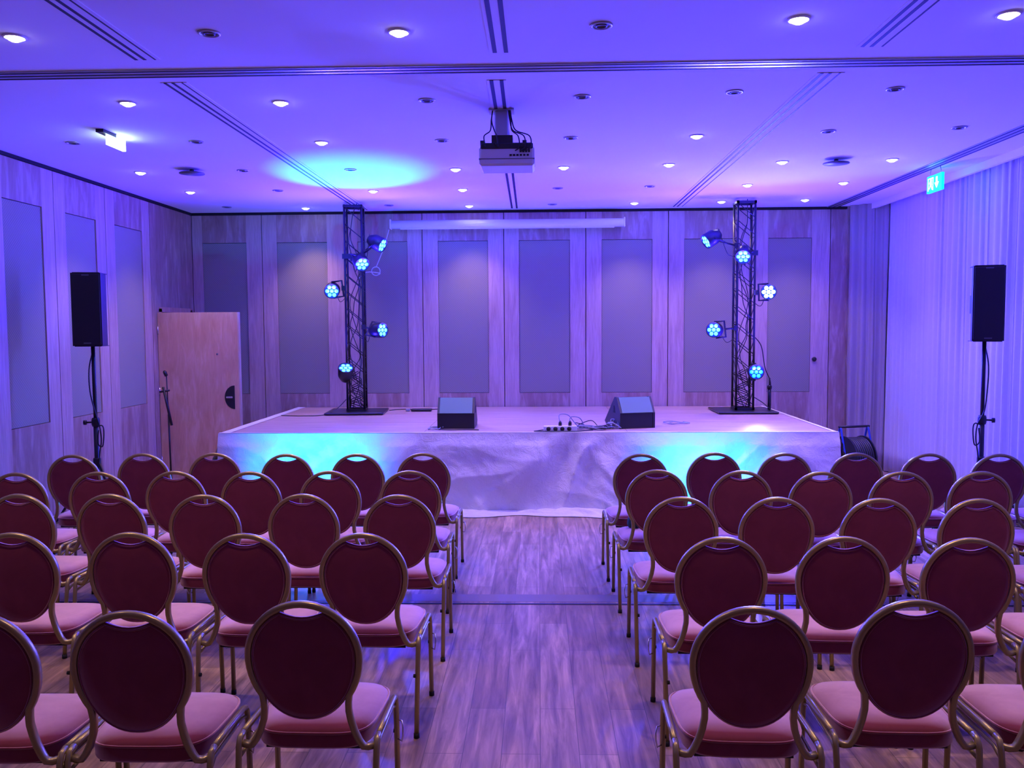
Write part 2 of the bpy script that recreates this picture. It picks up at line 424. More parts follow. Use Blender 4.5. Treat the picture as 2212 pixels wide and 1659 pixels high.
# projector
t = thing('projector', 'white ceiling projector with rear sockets hanging on a column mount', 'projector', (-.22, 6.32, 3.0))
MB().box((-.195, -.16, 0), (.195, .16, .135), bev=.015).build('body', M_WPL, t)
MB().box((-.185, -.165, .112), (.185, .15, .158), bev=.008).build('top_shell', M_BLACK, t)
m = MB().box((-.197, -.162, .045), (.197, .162, .05)); m.build('seam', M_DGREY, t)
m = MB()
for i in range(6): m.box((.02+i*.024, -.164, .065), (.036+i*.024, -.158, .078))
for i in range(4): m.box((.09+i*.02, -.164, .09), (.104+i*.02, -.158, .118))
m.box((.10, -.165, .10), (.135, -.159, .125)); m.build('socket_panel', M_BLACK, t)
MB().lathe([(.045, 0), (.045, .02), (.03, .02), (.0001, .012)], 24, TR(-.09, .16, .07, rx=-pi/2)).build('lens', M_BLACK, t)
t = thing('projector_mount', 'grey column ceiling mount with cables holding the projector', 'mount', (-.26, 6.32, 3.158))
MB().box((-.05, -.04, .05), (.05, .04, .258), bev=.01).build('column', M_TRACK, t)
MB().box((-.09, -.07, .248), (.09, .07, .262)).build('ceiling_plate', M_TRACK, t)
m = MB().box((-.14, -.10, 0), (.17, .10, .012))
for a in (-.13, .17): m.box((a-.02, -.10, 0), (a+.01, -.06, .03)); m.box((a-.02, .06, 0), (a+.01, .1, .03))
m.box((-.07, -.08, .01), (.08, .06, .07)); m.build('bracket', M_BLACK, t)
for i, (a, b) in enumerate(((-.06, -.12), (-.058, -.03), (.056, .12), (.062, .2), (.05, .16))):
    MB().tube(smooth_path([(a, -.05, .27), (a*1.2, -.06, .18), (a+(b-a)*.3, -.09, .10), (b, -.14, .05), (b+.01, -.17, -.03), (b-.02, -.178, -.06 if i > 1 else .0)]), .0045, 6).build('cable', M_CABLE, t)

# exit signs (plates run along the side walls)
t = thing('exit_sign', 'glowing white exit sign hanging from the ceiling at left', 'exit sign', (-3.40, 6.97, 3.325), 0)
ex = TR(rz=radians(0))
MB().box((-.012, -.14, 0), (.012, .14, .155)).build('panel', M_EXW, t)
MB().box((-.014, -.143, .153), (.014, .143, .16)).build('frame', M_WPL, t)
for a in (-.13, .13): MB().tube([(0, a*.8, .158), (0, a*.7, H-3.325)], .004, 6).build('hanger', M_CHROME, t)
MB().box((-.03, -.26, .070), (.03, -.05, .095)).build('ceiling_base', M_BLACK, t)
t = thing('exit_sign', 'green emergency exit sign with running figure and arrow, before the sheer curtain', 'exit sign', (3.93, 8.78, 3.18), 0)
MB().box((-.012, -.16, 0), (.012, .16, .165)).build('panel', M_EXG, t)
sx = -.0135
m = MB(); 
def ez(a, z): return (a, z)
def P(poly):
    m.prism(poly, sx-.001, sx+.004, 'x')
# seen from the left (towards +x) the +y axis runs left
P([(.135, .02), (.135, .145), (.02, .145), (.02, .02), (.03, .02), (.03, .135), (.125, .135), (.125, .02)][::-1])
m.lathe([(.0001, 0), (.013, 0)], 12, TR(sx-.001, .07, .12, ry=-pi/2), False)
P([(.085, .105), (.06, .11), (.05, .075), (.075, .07)]); P([(.06, .075), (.045, .05), (.035, .028), (.045, .025), (.058, .045), (.073, .07)])
P([(.078, .072), (.09, .05), (.105, .035), (.112, .043), (.1, .058), (.088, .08)]); P([(.083, .105), (.1, .085), (.108, .09), (.092, .112)])
P([(-.04, .14), (-.07, .14), (-.07, .085), (-.10, .085), (-.055, .03), (-.01, .085), (-.04, .085)][::-1])
m.build('pictogram', M_EXWS, t)
for a in (-.12, .12): MB().tube([(0, a, .165), (0, a, .19), (0, a*.8, H-3.18)], .004, 6).build('hanger', M_CHROME, t)

# projection screen case
t = thing('screen_case', 'white roll-up projection screen case high on the back wall', 'projection screen', (-.41, 11.40, 3.22))
MB().tube([(-1.52, 0, 0), (1.52, 0, 0)], .055, 20).build('tube', M_GLOSSW, t)
for a in (-1.535, 1.52): MB().box((a-.0, -.06, -.06), (a+.018, .06, .065), bev=.006).build('end_cap', M_WHITE, t)
for a in (-1.3, 1.3): MB().box((a-.02, .03, -.02), (a+.02, .19, .02)).build('bracket', M_WHITE, t)
MB().box((-1.4, -.02, -.064), (1.4, .02, -.048)).build('bottom_bar', M_WHITE, t)
rp = [(-1.95, 11.34, 3.15), (-2.02, 11.30, 2.9), (-2.09, 11.2, 2.68)]
lp = [(-2.10+.055*cos(a), 11.17, 2.60+.055*sin(a)) for a in [pi/2+i*.5 for i in range(22)]]
tag(MB().tube(smooth_path(rp+lp+[(-2.2, 11.05, 2.58), (-2.27, 10.95, 2.5)], 4), .006, 6).build('pull_cord', M_ROPE), 'white cord coiled beside the left truss below the screen case', 'cord')

# ------------------------------------------------------------------ stage
t = thing('stage', 'low stage platform with light wood laminate deck along the back wall', 'stage', (0, 0, 0))
nx, ny = 3, 3
for i in range(nx):
    for j in range(ny):
        xa = SX0+(SX1-SX0)*i/nx; xb = SX0+(SX1-SX0)*(i+1)/nx; ya = SY0+(SY1-SY0)*j/ny; yb = SY0+(SY1-SY0)*(j+1)/ny
        MB().box((xa+.002, ya+.002, ST-.04), (xb-.002, yb-.002, ST)).build('deck_panel', M_DECK, t)
MB().box((SX0+.03, SY0+.03, ST-.12), (SX1-.03, SY1-.03, ST-.04)).build('frame', M_BLKM, t)
for x in (SX0+.1, SX0+(SX1-SX0)/3, SX0+2*(SX1-SX0)/3, SX1-.1):
    for yy in (SY0+.1, (SY0+SY1)/2, SY1-.1):
        MB().box((x-.03, yy-.03, 0), (x+.03, yy+.03, ST-.12)).build('leg', M_BLKM, t)

def skirt(name, L, to_w, seed, spill, lap=.04):
    nu, nv = int(L*46), 60
    def fn(u, v):
        s = u*L; z = ST*(1-v)
        wx = .35*noise.noise(Vector((s*1.1, z*1.6, seed))); wz = .3*noise.noise(Vector((s*1.4, z*1.3, seed+4)))
        S_, Z_ = s+wx, z+wz
        w = noise.noise(Vector((S_*1.1+seed, Z_*1.0, 3.1)))*.035
        # long diagonal pull folds, then sharper creases
        a = noise.noise(Vector((S_*1.3+Z_*1.5+seed, Z_*.5, 7.7))); w += (1-abs(a)*3.4)*.040*min(1, v*3)
        b_ = noise.noise(Vector((S_*2.4-Z_*2.2+seed, Z_*.6, 17.7))); w += (1-abs(b_)*3.6)*.030*min(1, v*3)
        for fr, am in ((3.6, .018), (7, .010), (15, .0045)):
            w += (1-2*abs(noise.noise(Vector((S_*fr*.8+Z_*fr*.4, Z_*fr*.55, seed+fr)))))*am
        w *= min(1, v*6+.05); out = .014+.06*v*v+max(w, -.015-.05*v*v)
        return to_w(s, out, max(z, .004))
    def fn2(u, v):          # cloth lying on the floor
        s = u*L; base = .014+.04
        w = noise.noise(Vector((s*2.3+seed, 0, 1.3)))
        out = base+v*(spill*.8+.12*w); z = .006+max(0, sin(v*pi)**.7*(.030+.055*noise.noise(Vector((s*1.9+v*2.4+seed, v*1.5, 5)))+.03*noise.noise(Vector((s*6-v*5, v*3, 9)))))
        if v == 0: z = .02
        return to_w(s, out, z)
    def fn3(u, v):          # turned over the deck edge
        s = u*L; d = .012-lap*v
        return to_w(s, d, ST+.004+.0015*noise.noise(Vector((s*6, v*3, seed))))
    m = MB(); m.grid(fn, nu, nv); m.grid(fn3, nu, 6)
    o = m.build(name, M_CLOTH)
    m2 = MB(); m2.grid(fn2, nu, 24)
    m2.build('floor_gather', M_CLOTH, o)
    return o
LF = SX1-SX0
tag(skirt('stage_skirt', LF+.05, lambda s, o, z: (SX0-.025+s, SY0-o, z), 2.3, .30), 'crumpled white cloth skirt covering the stage front down to the floor', 'stage skirt')
tag(skirt('stage_skirt', SY1-SY0, lambda s, o, z: (SX0-o, SY1-s, z), 12.3, .03, .10), 'white cloth skirt over the left end of the stage, beside the open door', 'stage skirt')
tag(skirt('stage_skirt', SY1-SY0, lambda s, o, z: (SX1+o, SY0+s, z), 22.3, .03), 'white cloth skirt over the right end of the stage, beside the cable reel', 'stage skirt')

# ------------------------------------------------------------------ lighting trusses
TB = ST+.045; TT = 3.385; TW = .105
def truss(x, y, rz, label, seed):
    t = thing('lighting_truss', label, 'truss', (x, y, 0), rz, 'lighting trusses on the stage')
    MB().box((-.36, -.34, ST+.006), (.36, .34, ST+.03), bev=.006).build('base_plate', M_BLKM, t)
    for a in (-TW, TW):
        for b in (-TW, TW):
            MB().tube([(a, b, TB-.012), (a, b, TT)], .0135, 10).build('chord', M_BLKM, t)
    n = 12; hh = (TT-.05-TB)/n
    for f in range(4):
        m = MB(); R = Matrix.Rotation(f*pi/2, 4, 'Z')
        for k in range(n):
            z0 = TB+.03+k*hh
            e_ = -TW if f != 2 else TW
            m.tube([(e_, -TW, z0+hh*.95), (-e_, -TW, z0+.02)], .005, 6, T=R)
            if f % 2: m.tube([(-TW, -TW, z0), (TW, -TW, z0)], .004, 6, T=R)
        m.build('lattice', M_BLKM, t)
    for z in (TB, TT-.02):
        m = MB()
        for f in range(4):
            m.box((-TW-.014, -TW-.014, z-.012), (TW+.014, -TW+.014, z+.016), Matrix.Rotation(f*pi/2, 4, 'Z'))
        m.build('end_frame', M_BLKM, t)
    MB().box((-TW-.03, -TW-.03, 2.72), (TW+.03, -TW-.005, 2.78)).build('cross_clamp', M_BLACK, t)
    rnd = random.Random(seed)
    for k in range(3):
        ph = rnd.uniform(0, 6)
        pts = []
        for q in range(16):
            z = TB+.01+(2.6-k*.35)*q/15
            pts.append((.06*sin(ph+q*.8)+.02*rnd.uniform(-1, 1), .06*cos(ph*1.7+q*.6), z))
        MB().tube(smooth_path(pts, 4), .005, 6).build('cable', M_CABLE, t)
    for k in range(3):      # bundle near the foot
        pts = [(.085*cos(k+q*1.3)*(1-.03*q), .085*sin(k+q*1.3), TB+.03+.035*q) for q in range(14)]
        MB().tube(smooth_path(pts, 4), .006, 6).build('cable_bundle', M_CABLE, t)
    return t
LTX, RTX, TY = -2.29, 2.53, 10.78
truss(LTX, TY, radians(4), 'black square lattice truss carrying five stage lights, left side of the stage', 3)
truss(RTX, TY, 0, 'black square lattice truss carrying five stage lights, right side of the stage', 9)

def par(x, y, z, d, clamp, label, kind, beam=1, ang=60, col=C_BLUE, spill=1, short=False):
    d = Vector(d).normalized(); q = d.to_track_quat('-Z', 'Y')
    t = thing('stage_light', label, 'stage light', (x, y, z), 0, 'stage lights on the trusses')
    T = q.to_matrix().to_4x4()
    # body axis is -Z of T ; lens centre at the origin
    MB().lathe([(.0001, .20), (.05, .20), (.06, .185), (.088, .13), (.093, .11), (.093, -.008), (.088, -.012), (.084, -.008), (.084, .006), (.0001, .008)], 28, T).build('housing', M_BLKM, t)
    MB().lathe([(.0001, -.0005), (.083, -.0005), (.083, .006)], 28, T, False).build('lens_plate', M_LEDHOUSE, t)
    mm = {'b': M_LED, 'c': M_LEDC, 'w': M_LEDW}[kind]
    for i in range(7):
        r = 0 if i == 0 else .054; a = i*pi/3
        MB().lathe([(.0001, -.010), (.014, -.008), (.0235, -.001)], 14, T @ Matrix.Translation((r*cos(a), r*sin(a), 0))).build('led_lens', mm, t)
    # yoke: U bracket to the clamp point
    c = Vector(clamp)-Vector((x, y, z))
    back = T @ Vector((0, 0, .07))
    side = d.cross(c.normalized())
    if side.length < .2: side = Vector((0, 0, 1))
    side.normalize(); a1 = back+side*.098; a2 = back-side*.098
    cc = (c-back); off = cc.normalized()*.13
    MB().tube([a1, a1+off, a2+off, a2], .006, 6, r2=.014, up_=tuple(side.cross(cc).normalized())).build('yoke', M_BLKM, t)
    MB().tube([back+off*.98, c], .012, 8).build('clamp', M_BLKM, t)
    MB().box((-.025, -.025, -.03), (.025, .025, .03), TR(*c)).build('clamp_block', M_CHROME if kind == 'w' else M_BLACK, t)
    rear = T @ Vector((0, 0, .2))
    e = c+Vector((0, .06, -.12))
    MB().tube(smooth_path([rear, rear+Vector((0, .03, .05)), (rear+e)/2+Vector((0, 0, -.10)), e]), .004, 6).build('cable', M_CABLE, t)
    p0 = d*.03
    if beam: spot('beam', p0, d, BEAM_W*beam, col, ang, .8, .05, t)
    if spill: spot('spill', p0, Vector((d.x*.4, -.55, .75)), SPILL_W*spill, C_VIOLET, 168, .6, .06, t)
    return t
xl, xr = LTX+.12, LTX-.12
par(-1.90, 10.55, 2.87, (.86, -.28, -.42), (LTX+.12, 10.70, 2.78), 'topmost stage light on the left truss, turned down to the right', 'b', spill=.2)
par(-2.14, 10.50, 2.64, (.45, -.80, -.55), (LTX, 10.66, 2.72), 'second stage light from the top of the left truss, on its front', 'b', spill=.4)
par(-2.53, 10.55, 2.32, (.12, -.95, -.22), (LTX-.12, 10.68, 2.36), 'stage light on the outer left side of the left truss', 'b')
par(-1.92, 10.58, 1.84, (.80, -.58, .02), (LTX+.12, 10.68, 1.88), 'lower stage light on the right side of the left truss', 'b', spill=.8)
par(-2.36, 10.48, 1.38, (.17, -.60, .78), (LTX-.06, 10.66, 1.30), 'lowest stage light on the left truss, tilted up at the ceiling', 'b', beam=7.0, ang=38, col=C_CYAN, spill=.25)
par(2.02, 10.55, 2.88, (-.82, -.22, -.50), (RTX-.12, 10.68, 2.84), 'topmost stage light on the right truss, turned down to the left', 'b', spill=.2)
par(2.44, 10.45, 2.69, (-.28, -.85, -.55), (RTX, 10.66, 2.74), 'second stage light from the top of the right truss, on its front', 'b', spill=.4)
par(2.76, 10.50, 2.27, (-.25, -.96, -.04), (RTX+.12, 10.68, 2.27), 'dazzling cyan stage light on the outer right side of the right truss', 'w', beam=2.2, ang=140, spill=.5)
par(2.12, 10.55, 1.82, (-.42, -.90, .02), (RTX-.12, 10.68, 1.84), 'lower stage light on the left side of the right truss', 'b', spill=.8)
par(2.62, 10.48, 1.31, (-.10, -.98, .03), (RTX+.08, 10.66, 1.30), 'lowest stage light on the right truss, flat cyan glow', 'c', beam=.6, spill=1.6)
# two floor lights added unseen behind the chairs, for the skirt's cyan patches
def added_floor_par(x, y, d, label, watt):
    d = Vector(d).normalized(); T = d.to_track_quat('-Z', 'Y').to_matrix().to_4x4()
    t = thing('added_floor_light', label, 'stage light', (x, y, .14), 0, 'added floor lights before the stage')
    MB().lathe([(.0001, .17), (.05, .17), (.082, .11), (.088, -.01), (.082, -.012), (.08, .005), (.0001, .006)], 24, T).build('housing', M_BLKM, t)
    MB().lathe([(.0001, .0), (.079, .0)], 24, T, False).build('lens', M_LEDC, t)
    MB().tube([(-.1, 0, 0), (-.1, 0, -.13), (.1, 0, -.13), (.1, 0, 0)], .006, 6, r2=.012).build('stand', M_BLKM, t)
    spot('beam', d*.03, d, watt, (0.0, .16, 1.0), 92, .9, .05, t)
added_floor_par(-2.25, 7.7, (0, .9, .28), 'added unseen cyan floor light aimed at the left part of the stage skirt', 650)
added_floor_par(1.60, 7.75, (.05, .9, .28), 'added unseen cyan floor light aimed at the right part of the stage skirt', 380)

# mic pole on the right base plate with cables
t = thing('short_stand', 'short black pole standing on the right truss base plate', 'stand', (2.86, 10.78, ST))
MB().tube([(0, 0, .006), (0, 0, .30)], .022, 10).build('lower_tube', M_BLKM, t)
MB().tube([(0, 0, .30), (0, 0, .42)], .010, 10).build('upper_tube', M_BLKM, t)
MB().lathe([(.026, 0), (.03, .02), (.03, .04), (.02, .05)], 12, TR(0, 0, .28)).build('knob', M_BLACK, t)
tag(MB().tube(smooth_path([(RTX+.1, 10.72, 1.75), (RTX+.2, 10.7, 1.62), (RTX+.25, 10.7, 1.35), (RTX+.33, 10.74, 1.17), (2.85, 10.75, 1.0)]), .006, 6).build('hanging_cable', M_CABLE), 'black cable arching from the right truss down to the short pole', 'cable')
tag(MB().tube(smooth_path([(RTX+.1, 10.7, 1.0), (2.73, 10.6, .93), (2.8, 10.55, .86), (2.82, 10.6, ST+.04)]), .006, 6).build('hanging_cable', M_CABLE), 'black cable low on the right truss reaching its base plate', 'cable')
tag(MB().tube(smooth_path([(-2.4, 10.65, .98), (-2.5, 10.55, .87), (-2.62, 10.42, ST+.012), (-2.85, 10.35, ST+.007), (-3.05, 10.38, ST+.007), (-3.15, 10.42, ST+.007)]), .005, 6).build('floor_cable', M_CABLE), 'thin black cable running left from the left truss across the deck', 'cable')
tag(MB().tube(smooth_path([(-1.93, 11.05, ST+.006), (-1.75, 11.2, ST+.006), (-1.5, 11.12, ST+.006), (-1.2, 11.25, ST+.006), (-.9, 11.2, ST+.006), (-.8, 10.6, ST+.006)]), .005, 6).build('floor_cable', M_CABLE), 'thin black cable on the deck between left truss and left monitor', 'cable')
t = thing('stage_box', 'small flat black box lying on the deck near the back wall', 'box', (-1.50, 10.95, ST+.004))
MB().box((-.13, -.05, 0), (.13, .05, .03), bev=.006).build('body', M_BLACK, t)
MB().box((-.2, -.03, 0), (-.15, .03, .03), bev=.004).build('plug', M_CABLEG, t)

# monitors
def wedge(x, y, rz, label):
    t = thing('stage_monitor', label, 'speaker', (x, y, ST+.001), rz, 'wedge monitors at the stage front')
    t.scale = (.9, .9, .92)
    w = .205; prof = [(0, 0), (.50, .05), (.50, .10), (.20, .345), (.13, .345), (0, .175)]
    prof = [(0, .0), (.44, .0), (.50, .05), (.18, .345), (.12, .345), (0, .175)]
    MB().prism(prof, -w+.012, w-.012, 'x').build('cabinet', M_BLACK, t)
    for s_ in (-1, 1):
        big = [(p[0]*1.02-.006, p[1]*1.02-.001 if p[1] > 0 else 0) for p in prof]
        MB().prism(big, s_*w-.012, s_*w+.012, 'x').build('side_panel', M_BLACK, t)
        T2 = TR(s_*(w+.013), .20, .2)
        MB().prism([(-.05, -.03), (.02, -.03), (.0, .05), (-.02, .05)], -.002, .002, 'x', T2).build('handle_hole', M_GAP, t)
    n_ = Vector((0, -.17, .12)).normalized()
    MB().box((-w+.014, 0, 0), (w-.014, .206, .008), TR(0, -.002, .176, rx=atan2(.17, .12))).build('top_panel', M_WEDGE, t)
    return t
wedge(-.875, 9.02, radians(0), 'black wedge monitor with pale top, left one on the stage front')
wedge(1.03, 9.03, radians(16), 'black wedge monitor with pale top, right one beside the cable tangle')

# power strip, cables
t = thing('power_strip', 'silver four-socket power strip lying on the stage edge', 'power strip', (.215, 8.76, ST+.006), radians(2))
MB().box((-.17, -.03, 0), (.17, .03, .055), bev=.005).build('housing', M_WPL, t)
for i in range(4):
    MB().lathe([(.022, -.002), (.022, .004), (.0001, .004)], 16, TR(-.12+i*.07, -.030, .026, rx=pi/2)).build('socket', M_BLACK, t)
for i, a in enumerate((-.0, .10)):
    MB().lathe([(.018, 0), (.018, .03), (.008, .05), (.0001, .05)], 12, TR(a, 0, .055)).build('plug', M_BLACK, t)
rnd = random.Random(5)
def tangle(cx, cy, rx, ry, turns, label, m, r=.005, zmax=.04, name='cable_tangle', z=ST+.006):
    pts = []
    n = int(turns*7)
    for q in range(n):
        a = q*2*pi/7+rnd.uniform(-.2, .2); k = rnd.uniform(.55, 1)
        pts.append((cx+rx*k*cos(a)+rnd.uniform(-.02, .02), cy+ry*k*sin(a), z+r*.5+abs(rnd.gauss(0, .4))*zmax))
    return tag(MB().tube(smooth_path(pts, 5), r, 6).build(name, m), label, 'cable')
tangle(.57, 8.95, .19, .12, 5, 'heap of dark cables between power strip and right monitor', M_CABLE, zmax=.05)
tangle(.50, 8.92, .22, .10, 4, 'grey cables mixed into the heap beside the power strip', M_CABLEG, zmax=.06)
tangle(.79, 9.05, .07, .12, 4, 'blue-lit cable bundle pushed against the left side of the right monitor', M_CABLEG, r=.007, zmax=.1)
tangle(1.50, 9.45, .17, .12, 2.4, 'flat coil of cable lying right of the right monitor', M_CABLEG, zmax=.02)
tangle(-1.09, 8.98, .09, .13, 2, 'loose grey cable loop left of the left monitor', M_CABLEG, zmax=.03)
tag(MB().tube(smooth_path([(-1.12, 8.93, ST+.012), (-.95, 8.84, ST+.012), (-.75, 8.86, ST+.012), (-.62, 8.83, ST+.012)]), .005, 6).build('monitor_cable', M_CABLE), 'dark cable running along the front of the left monitor', 'cable')
for i, (pts) in enumerate(([(.21, 8.76, ST+.11), (.21, 8.8, ST+.17), (.30, 8.85, ST+.16), (.38, 8.9, ST+.06), (.45, 8.95, ST+.012)],
                           [(.31, 8.76, ST+.11), (.33, 8.78, ST+.15), (.42, 8.82, ST+.13), (.47, 8.9, ST+.03), (.50, 8.97, ST+.012)])):
    tag(MB().tube(smooth_path(pts), .005, 6).build('plug_cable', M_CABLEG), ['taller grey cable arching from the first plug of the power strip', 'lower grey cable arching from the second plug of the power strip'][i], 'cable')
tag(MB().tube(smooth_path([(.05, 8.76, ST+.02), (-.02, 8.74, ST+.012), (-.05, 8.71, ST+.012), (0, 8.70, ST+.012), (.2, 8.71, ST+.012), (.4, 8.70, ST+.012), (.55, 8.8, ST+.012)]), .005, 6).build('strip_cable', M_CABLE), 'black mains cable leaving the left end of the power strip', 'cable')

# ------------------------------------------------------------------ door leaf
t = thing('open_door', 'open wooden door leaf with half-moon black recessed handle', 'door', (-4.655, 10.44, 0))
MB().box((0, 0, .01), (1.0, .045, 2.07)).build('leaf', M_DOOR, t)
MB().box((.985, -.003, .01), (1.003, .048, 2.07)).build('edge_strip', M_STILE, t)
pr_ = [(.93, 1.03-.145)]+[(.93-.125*sin(a)*1.0, 1.03-.145*cos(a)) for a in [pi*i/16 for i in range(17)]]
MB().prism(pr_[::-1], -.004, .0, 'y').build('handle_recess', M_BLACK, t)
MB().box((.83, -.03, 1.02), (.91, -.018, 1.04), bev=.003).box((.895, -.02, 1.022), (.91, 0, 1.038)).build('lever', M_CHROME, t)
MB().lathe([(.012, 0), (.010, .006), (.0001, .006)], 12, TR(.725, 0, 1.56, rx=pi/2)).build('peephole', M_DGREY, t)
for z in (.25, 1.1, 1.85): MB().tube([(0.003, -.006, z-.05), (0.003, -.006, z+.05)], .008, 8).build('hinge', M_CHROME, t)
tag(MB().lathe([(.02, 0), (.03, .012), (.03, .02), (.012, .03), (.0001, .03)], 16, TR(3.65, D-.001, 1.42, rx=pi/2)).build('door_knob', M_BLACK), 'small round black knob on the back wall, right of the last panel', 'knob')

# mic stand against door
t = thing('microphone_stand', 'slim black microphone stand leaning by the hinge side of the door', 'microphone stand', (-4.42, 10.15, 0))
MB().lathe([(.12, 0), (.12, .012), (.03, .02), (.0001, .02)], 24).build('base', M_BLKM, t)
MB().tube([(0, 0, .01), (-.01, 0, .85)], .011, 8).build('lower_tube', M_BLKM, t)
MB().tube([(-.01, 0, .85), (-.02, 0, 1.32)], .007, 8).build('upper_tube', M_BLKM, t)
MB().tube([(-.055, -.02, 1.18), (.035, -.02, .72)], .016, 8).build('folded_boom', M_BLACK, t)
MB().tube([(-.10, -.02, 1.12), (.02, -.02, 1.14)], .012, 8).build('clutch', M_BLACK, t)
MB().lathe([(.02, 0), (.022, .05), (.012, .07), (.0001, .07)], 10, TR(-.02, 0, 1.31, ry=-.4)).build('clip', M_BLACK, t)

# ------------------------------------------------------------------ PA speakers on stands
def pa(x, y, rz, label, label2, flip):
    t = thing('loudspeaker', label, 'speaker', (x, y, 1.72), rz, 'loudspeakers on pole stands')
    w = .125; d = .30
    prof = [(-w, -.15), (w, -.15), (w*.72, .15), (-w*.72, .15)]
    m = MB().prism(prof, 0, .65, 'z'); m.build('cabinet', M_BLACK, t)
    MB().box((-w+.008, -.158, .012), (w-.008, -.149, .638), bev=.003).build('grille', M_BLACK, t)
    for z in (.02, .625): MB().box((-.03, -.161, z), (.03, -.157, z+.01)).build('badge', M_DGREY, t)
    for z in (-.006, .65): MB().box((-w*.9, -.14, z), (w*.9, .12, z+.006)).build('end_plate', M_BLKM, t)
    for s_ in (-1, 1):
        MB().prism([(-.06, .24), (.06, .24), (.06, .40), (-.06, .40)], s_*(w*.88)-.004, s_*(w*.88)+.004, 'x').build('side_handle', M_BLKM, t)
    t = thing('speaker_stand', label2, 'speaker stand', (x, y, 0), rz, 'black tripod speaker stands')
    MB().tube([(0, 0, .95), (0, 0, 1.72)], .0175, 12).build('upper_pole', M_BLKM, t)
    MB().tube([(0, 0, .12), (0, 0, 1.05)], .022, 12).build('lower_pole', M_BLKM, t)
    MB().lathe([(.03, 0), (.036, .02), (.036, .06), (.03, .08)], 14, TR(0, 0, .98)).build('collar', M_BLACK, t)
    MB().tube([(0, 0, 1.02), (-.08*flip, -.02, 1.02)], .008, 8).lathe([(.022, -.012), (.022, .012)], 10, TR(-.085*flip, -.02, 1.02, ry=pi/2)).build('knob', M_BLACK, t)
    MB().lathe([(.03, 0), (.034, .01), (.034, .08), (.03, .09)], 14, TR(0, 0, .60)).build('leg_hub', M_BLACK, t)
    MB().lathe([(.028, 0), (.032, .05)], 14, TR(0, 0, .16)).build('brace_hub', M_BLACK, t)
    for k in range(3):
        a = radians(200+120*k) if flip > 0 else radians(-20+120*k)
        c_, s_ = cos(a), sin(a)
        l = MB().tube([(.03*c_, .03*s_, .64), (.42*c_, .42*s_, .025)], .011, 8).build('leg', M_BLKM, t)
        MB().tube([(.415*c_, .415*s_, .035), (.432*c_, .432*s_, .010)], .016, 8).build('rubber_foot', M_RUB, l)
        MB().tube([(.03*c_, .03*s_, .19), (.25*c_, .25*s_, .295)], .006, 6).build('brace', M_BLKM, t)
    pts = [(0, .1, 1.8), (-.02*flip, .04, 1.65), (-.035*flip, -.02, 1.5), (-.03*flip, -.03, 1.3), (.01, -.03, 1.1), (.04*flip, -.03, .98), (.05*flip, -.03, .85), (.03*flip, -.03, .7), (.02*flip, -.04, .4), (.1*flip, .0, .01)]
    MB().tube(smooth_path(pts), .006, 6).build('cable', M_CABLE, t)
    MB().tube(smooth_path([(.0, -.02, .97), (.06*flip, -.03, .99), (.075*flip, -.03, .93), (.06*flip, -.03, .80), (.02*flip, -.03, .83), (.03*flip, -.03, .95)]), .006, 6).build('cable_loop', M_CABLE, t)
pa(-4.06, 7.75, radians(12), 'tall black loudspeaker raised on a stand before the left wall', 'black tripod stand under the left loudspeaker, beside the panelled wall', 1)
pa(3.93, 7.75, radians(-17), 'tall black loudspeaker raised on a stand before the sheer curtain', 'black tripod stand under the right loudspeaker, beside the sheer curtain', -1)

# cable reel
t = thing('cable_reel', 'large black cable reel with handle frame between stage and curtain', 'cable reel', (3.66, 10.1, 0), radians(15))
def disc(x0, x1, r): return MB().lathe([(r, x0), (r, x1)], 32, TR(0, 0, .32, ry=pi/2), False)
for a in (-.13, .12): disc(a, a+.012, .26).build('flange', M_BLACK, t)
m = MB()
for k in range(9):
    for rr_ in (.235, .215):
        m.tube([(-.105+k*.026, rr_*cos(a), .32+rr_*sin(a)) for a in [2*pi*i/28 for i in range(28)]], .013, 6, closed=True)
m.build('wound_cable', M_CABLE, t)
disc(-.12, .12, .19).build('drum', M_BLACK, t)
for a in (-.18, .18):
    MB().tube(smooth_path([(a, -.24, .012), (a, -.2, .05), (a, -.05, .55), (a, 0, .68), (a, .05, .55), (a, .2, .05), (a, .24, .012)], 4), .012, 8).build('frame', M_BLUEP, t)
MB().tube([(-.2, 0, .69), (.2, 0, .69)], .014, 8).build('handle', M_BLACK, t)

# ------------------------------------------------------------------ curtains
def curtain(name, x0, y0, x1, y1, zb, zt, freq, amp, seed, m, label, cat, cols, fade=True):
    a = Vector((x0, y0)); b = Vector((x1, y1)); L = (b-a).length; dr = (b-a)/L; nr = Vector((-dr.y, dr.x))
    def fn(u, v):
        s = u*L
        ph = s*freq*2*pi+2.6*noise.noise(Vector((s*1.1, seed, 0)))+1.3*noise.noise(Vector((s*.8, seed, v*1.2)))
        am = amp*(.6+.6*noise.noise(Vector((s*1.7, seed+9, v*.8))))*(.75+.5*v)
        o = am*(sin(ph)+.35*sin(2.3*ph+1))
        p = a+dr*(s+.012*sin(ph*1.3+v))+nr*o
        return (p.x, p.y, zt+(zb-zt)*v)
    o = MB().grid(fn, cols, 14).build(name, m)
    sol = o.modifiers.new('thickness', 'SOLIDIFY'); sol.thickness = .002
    return tag(o, label, cat)
curtain('sheer_curtain', 4.42, Y0+.3, 4.42, 11.15, .01, 3.60, 7.2, .030, 3.0, M_SHEER, 'long white sheer curtain covering the whole right side', 'curtain', 1500)
curtain('drape_curtain', 4.42, 11.12, 4.04, 11.50, .01, 3.6, 7.0, .05, 8.0, M_DRAPE, 'gathered beige drape hanging in the back right corner', 'curtain', 160)
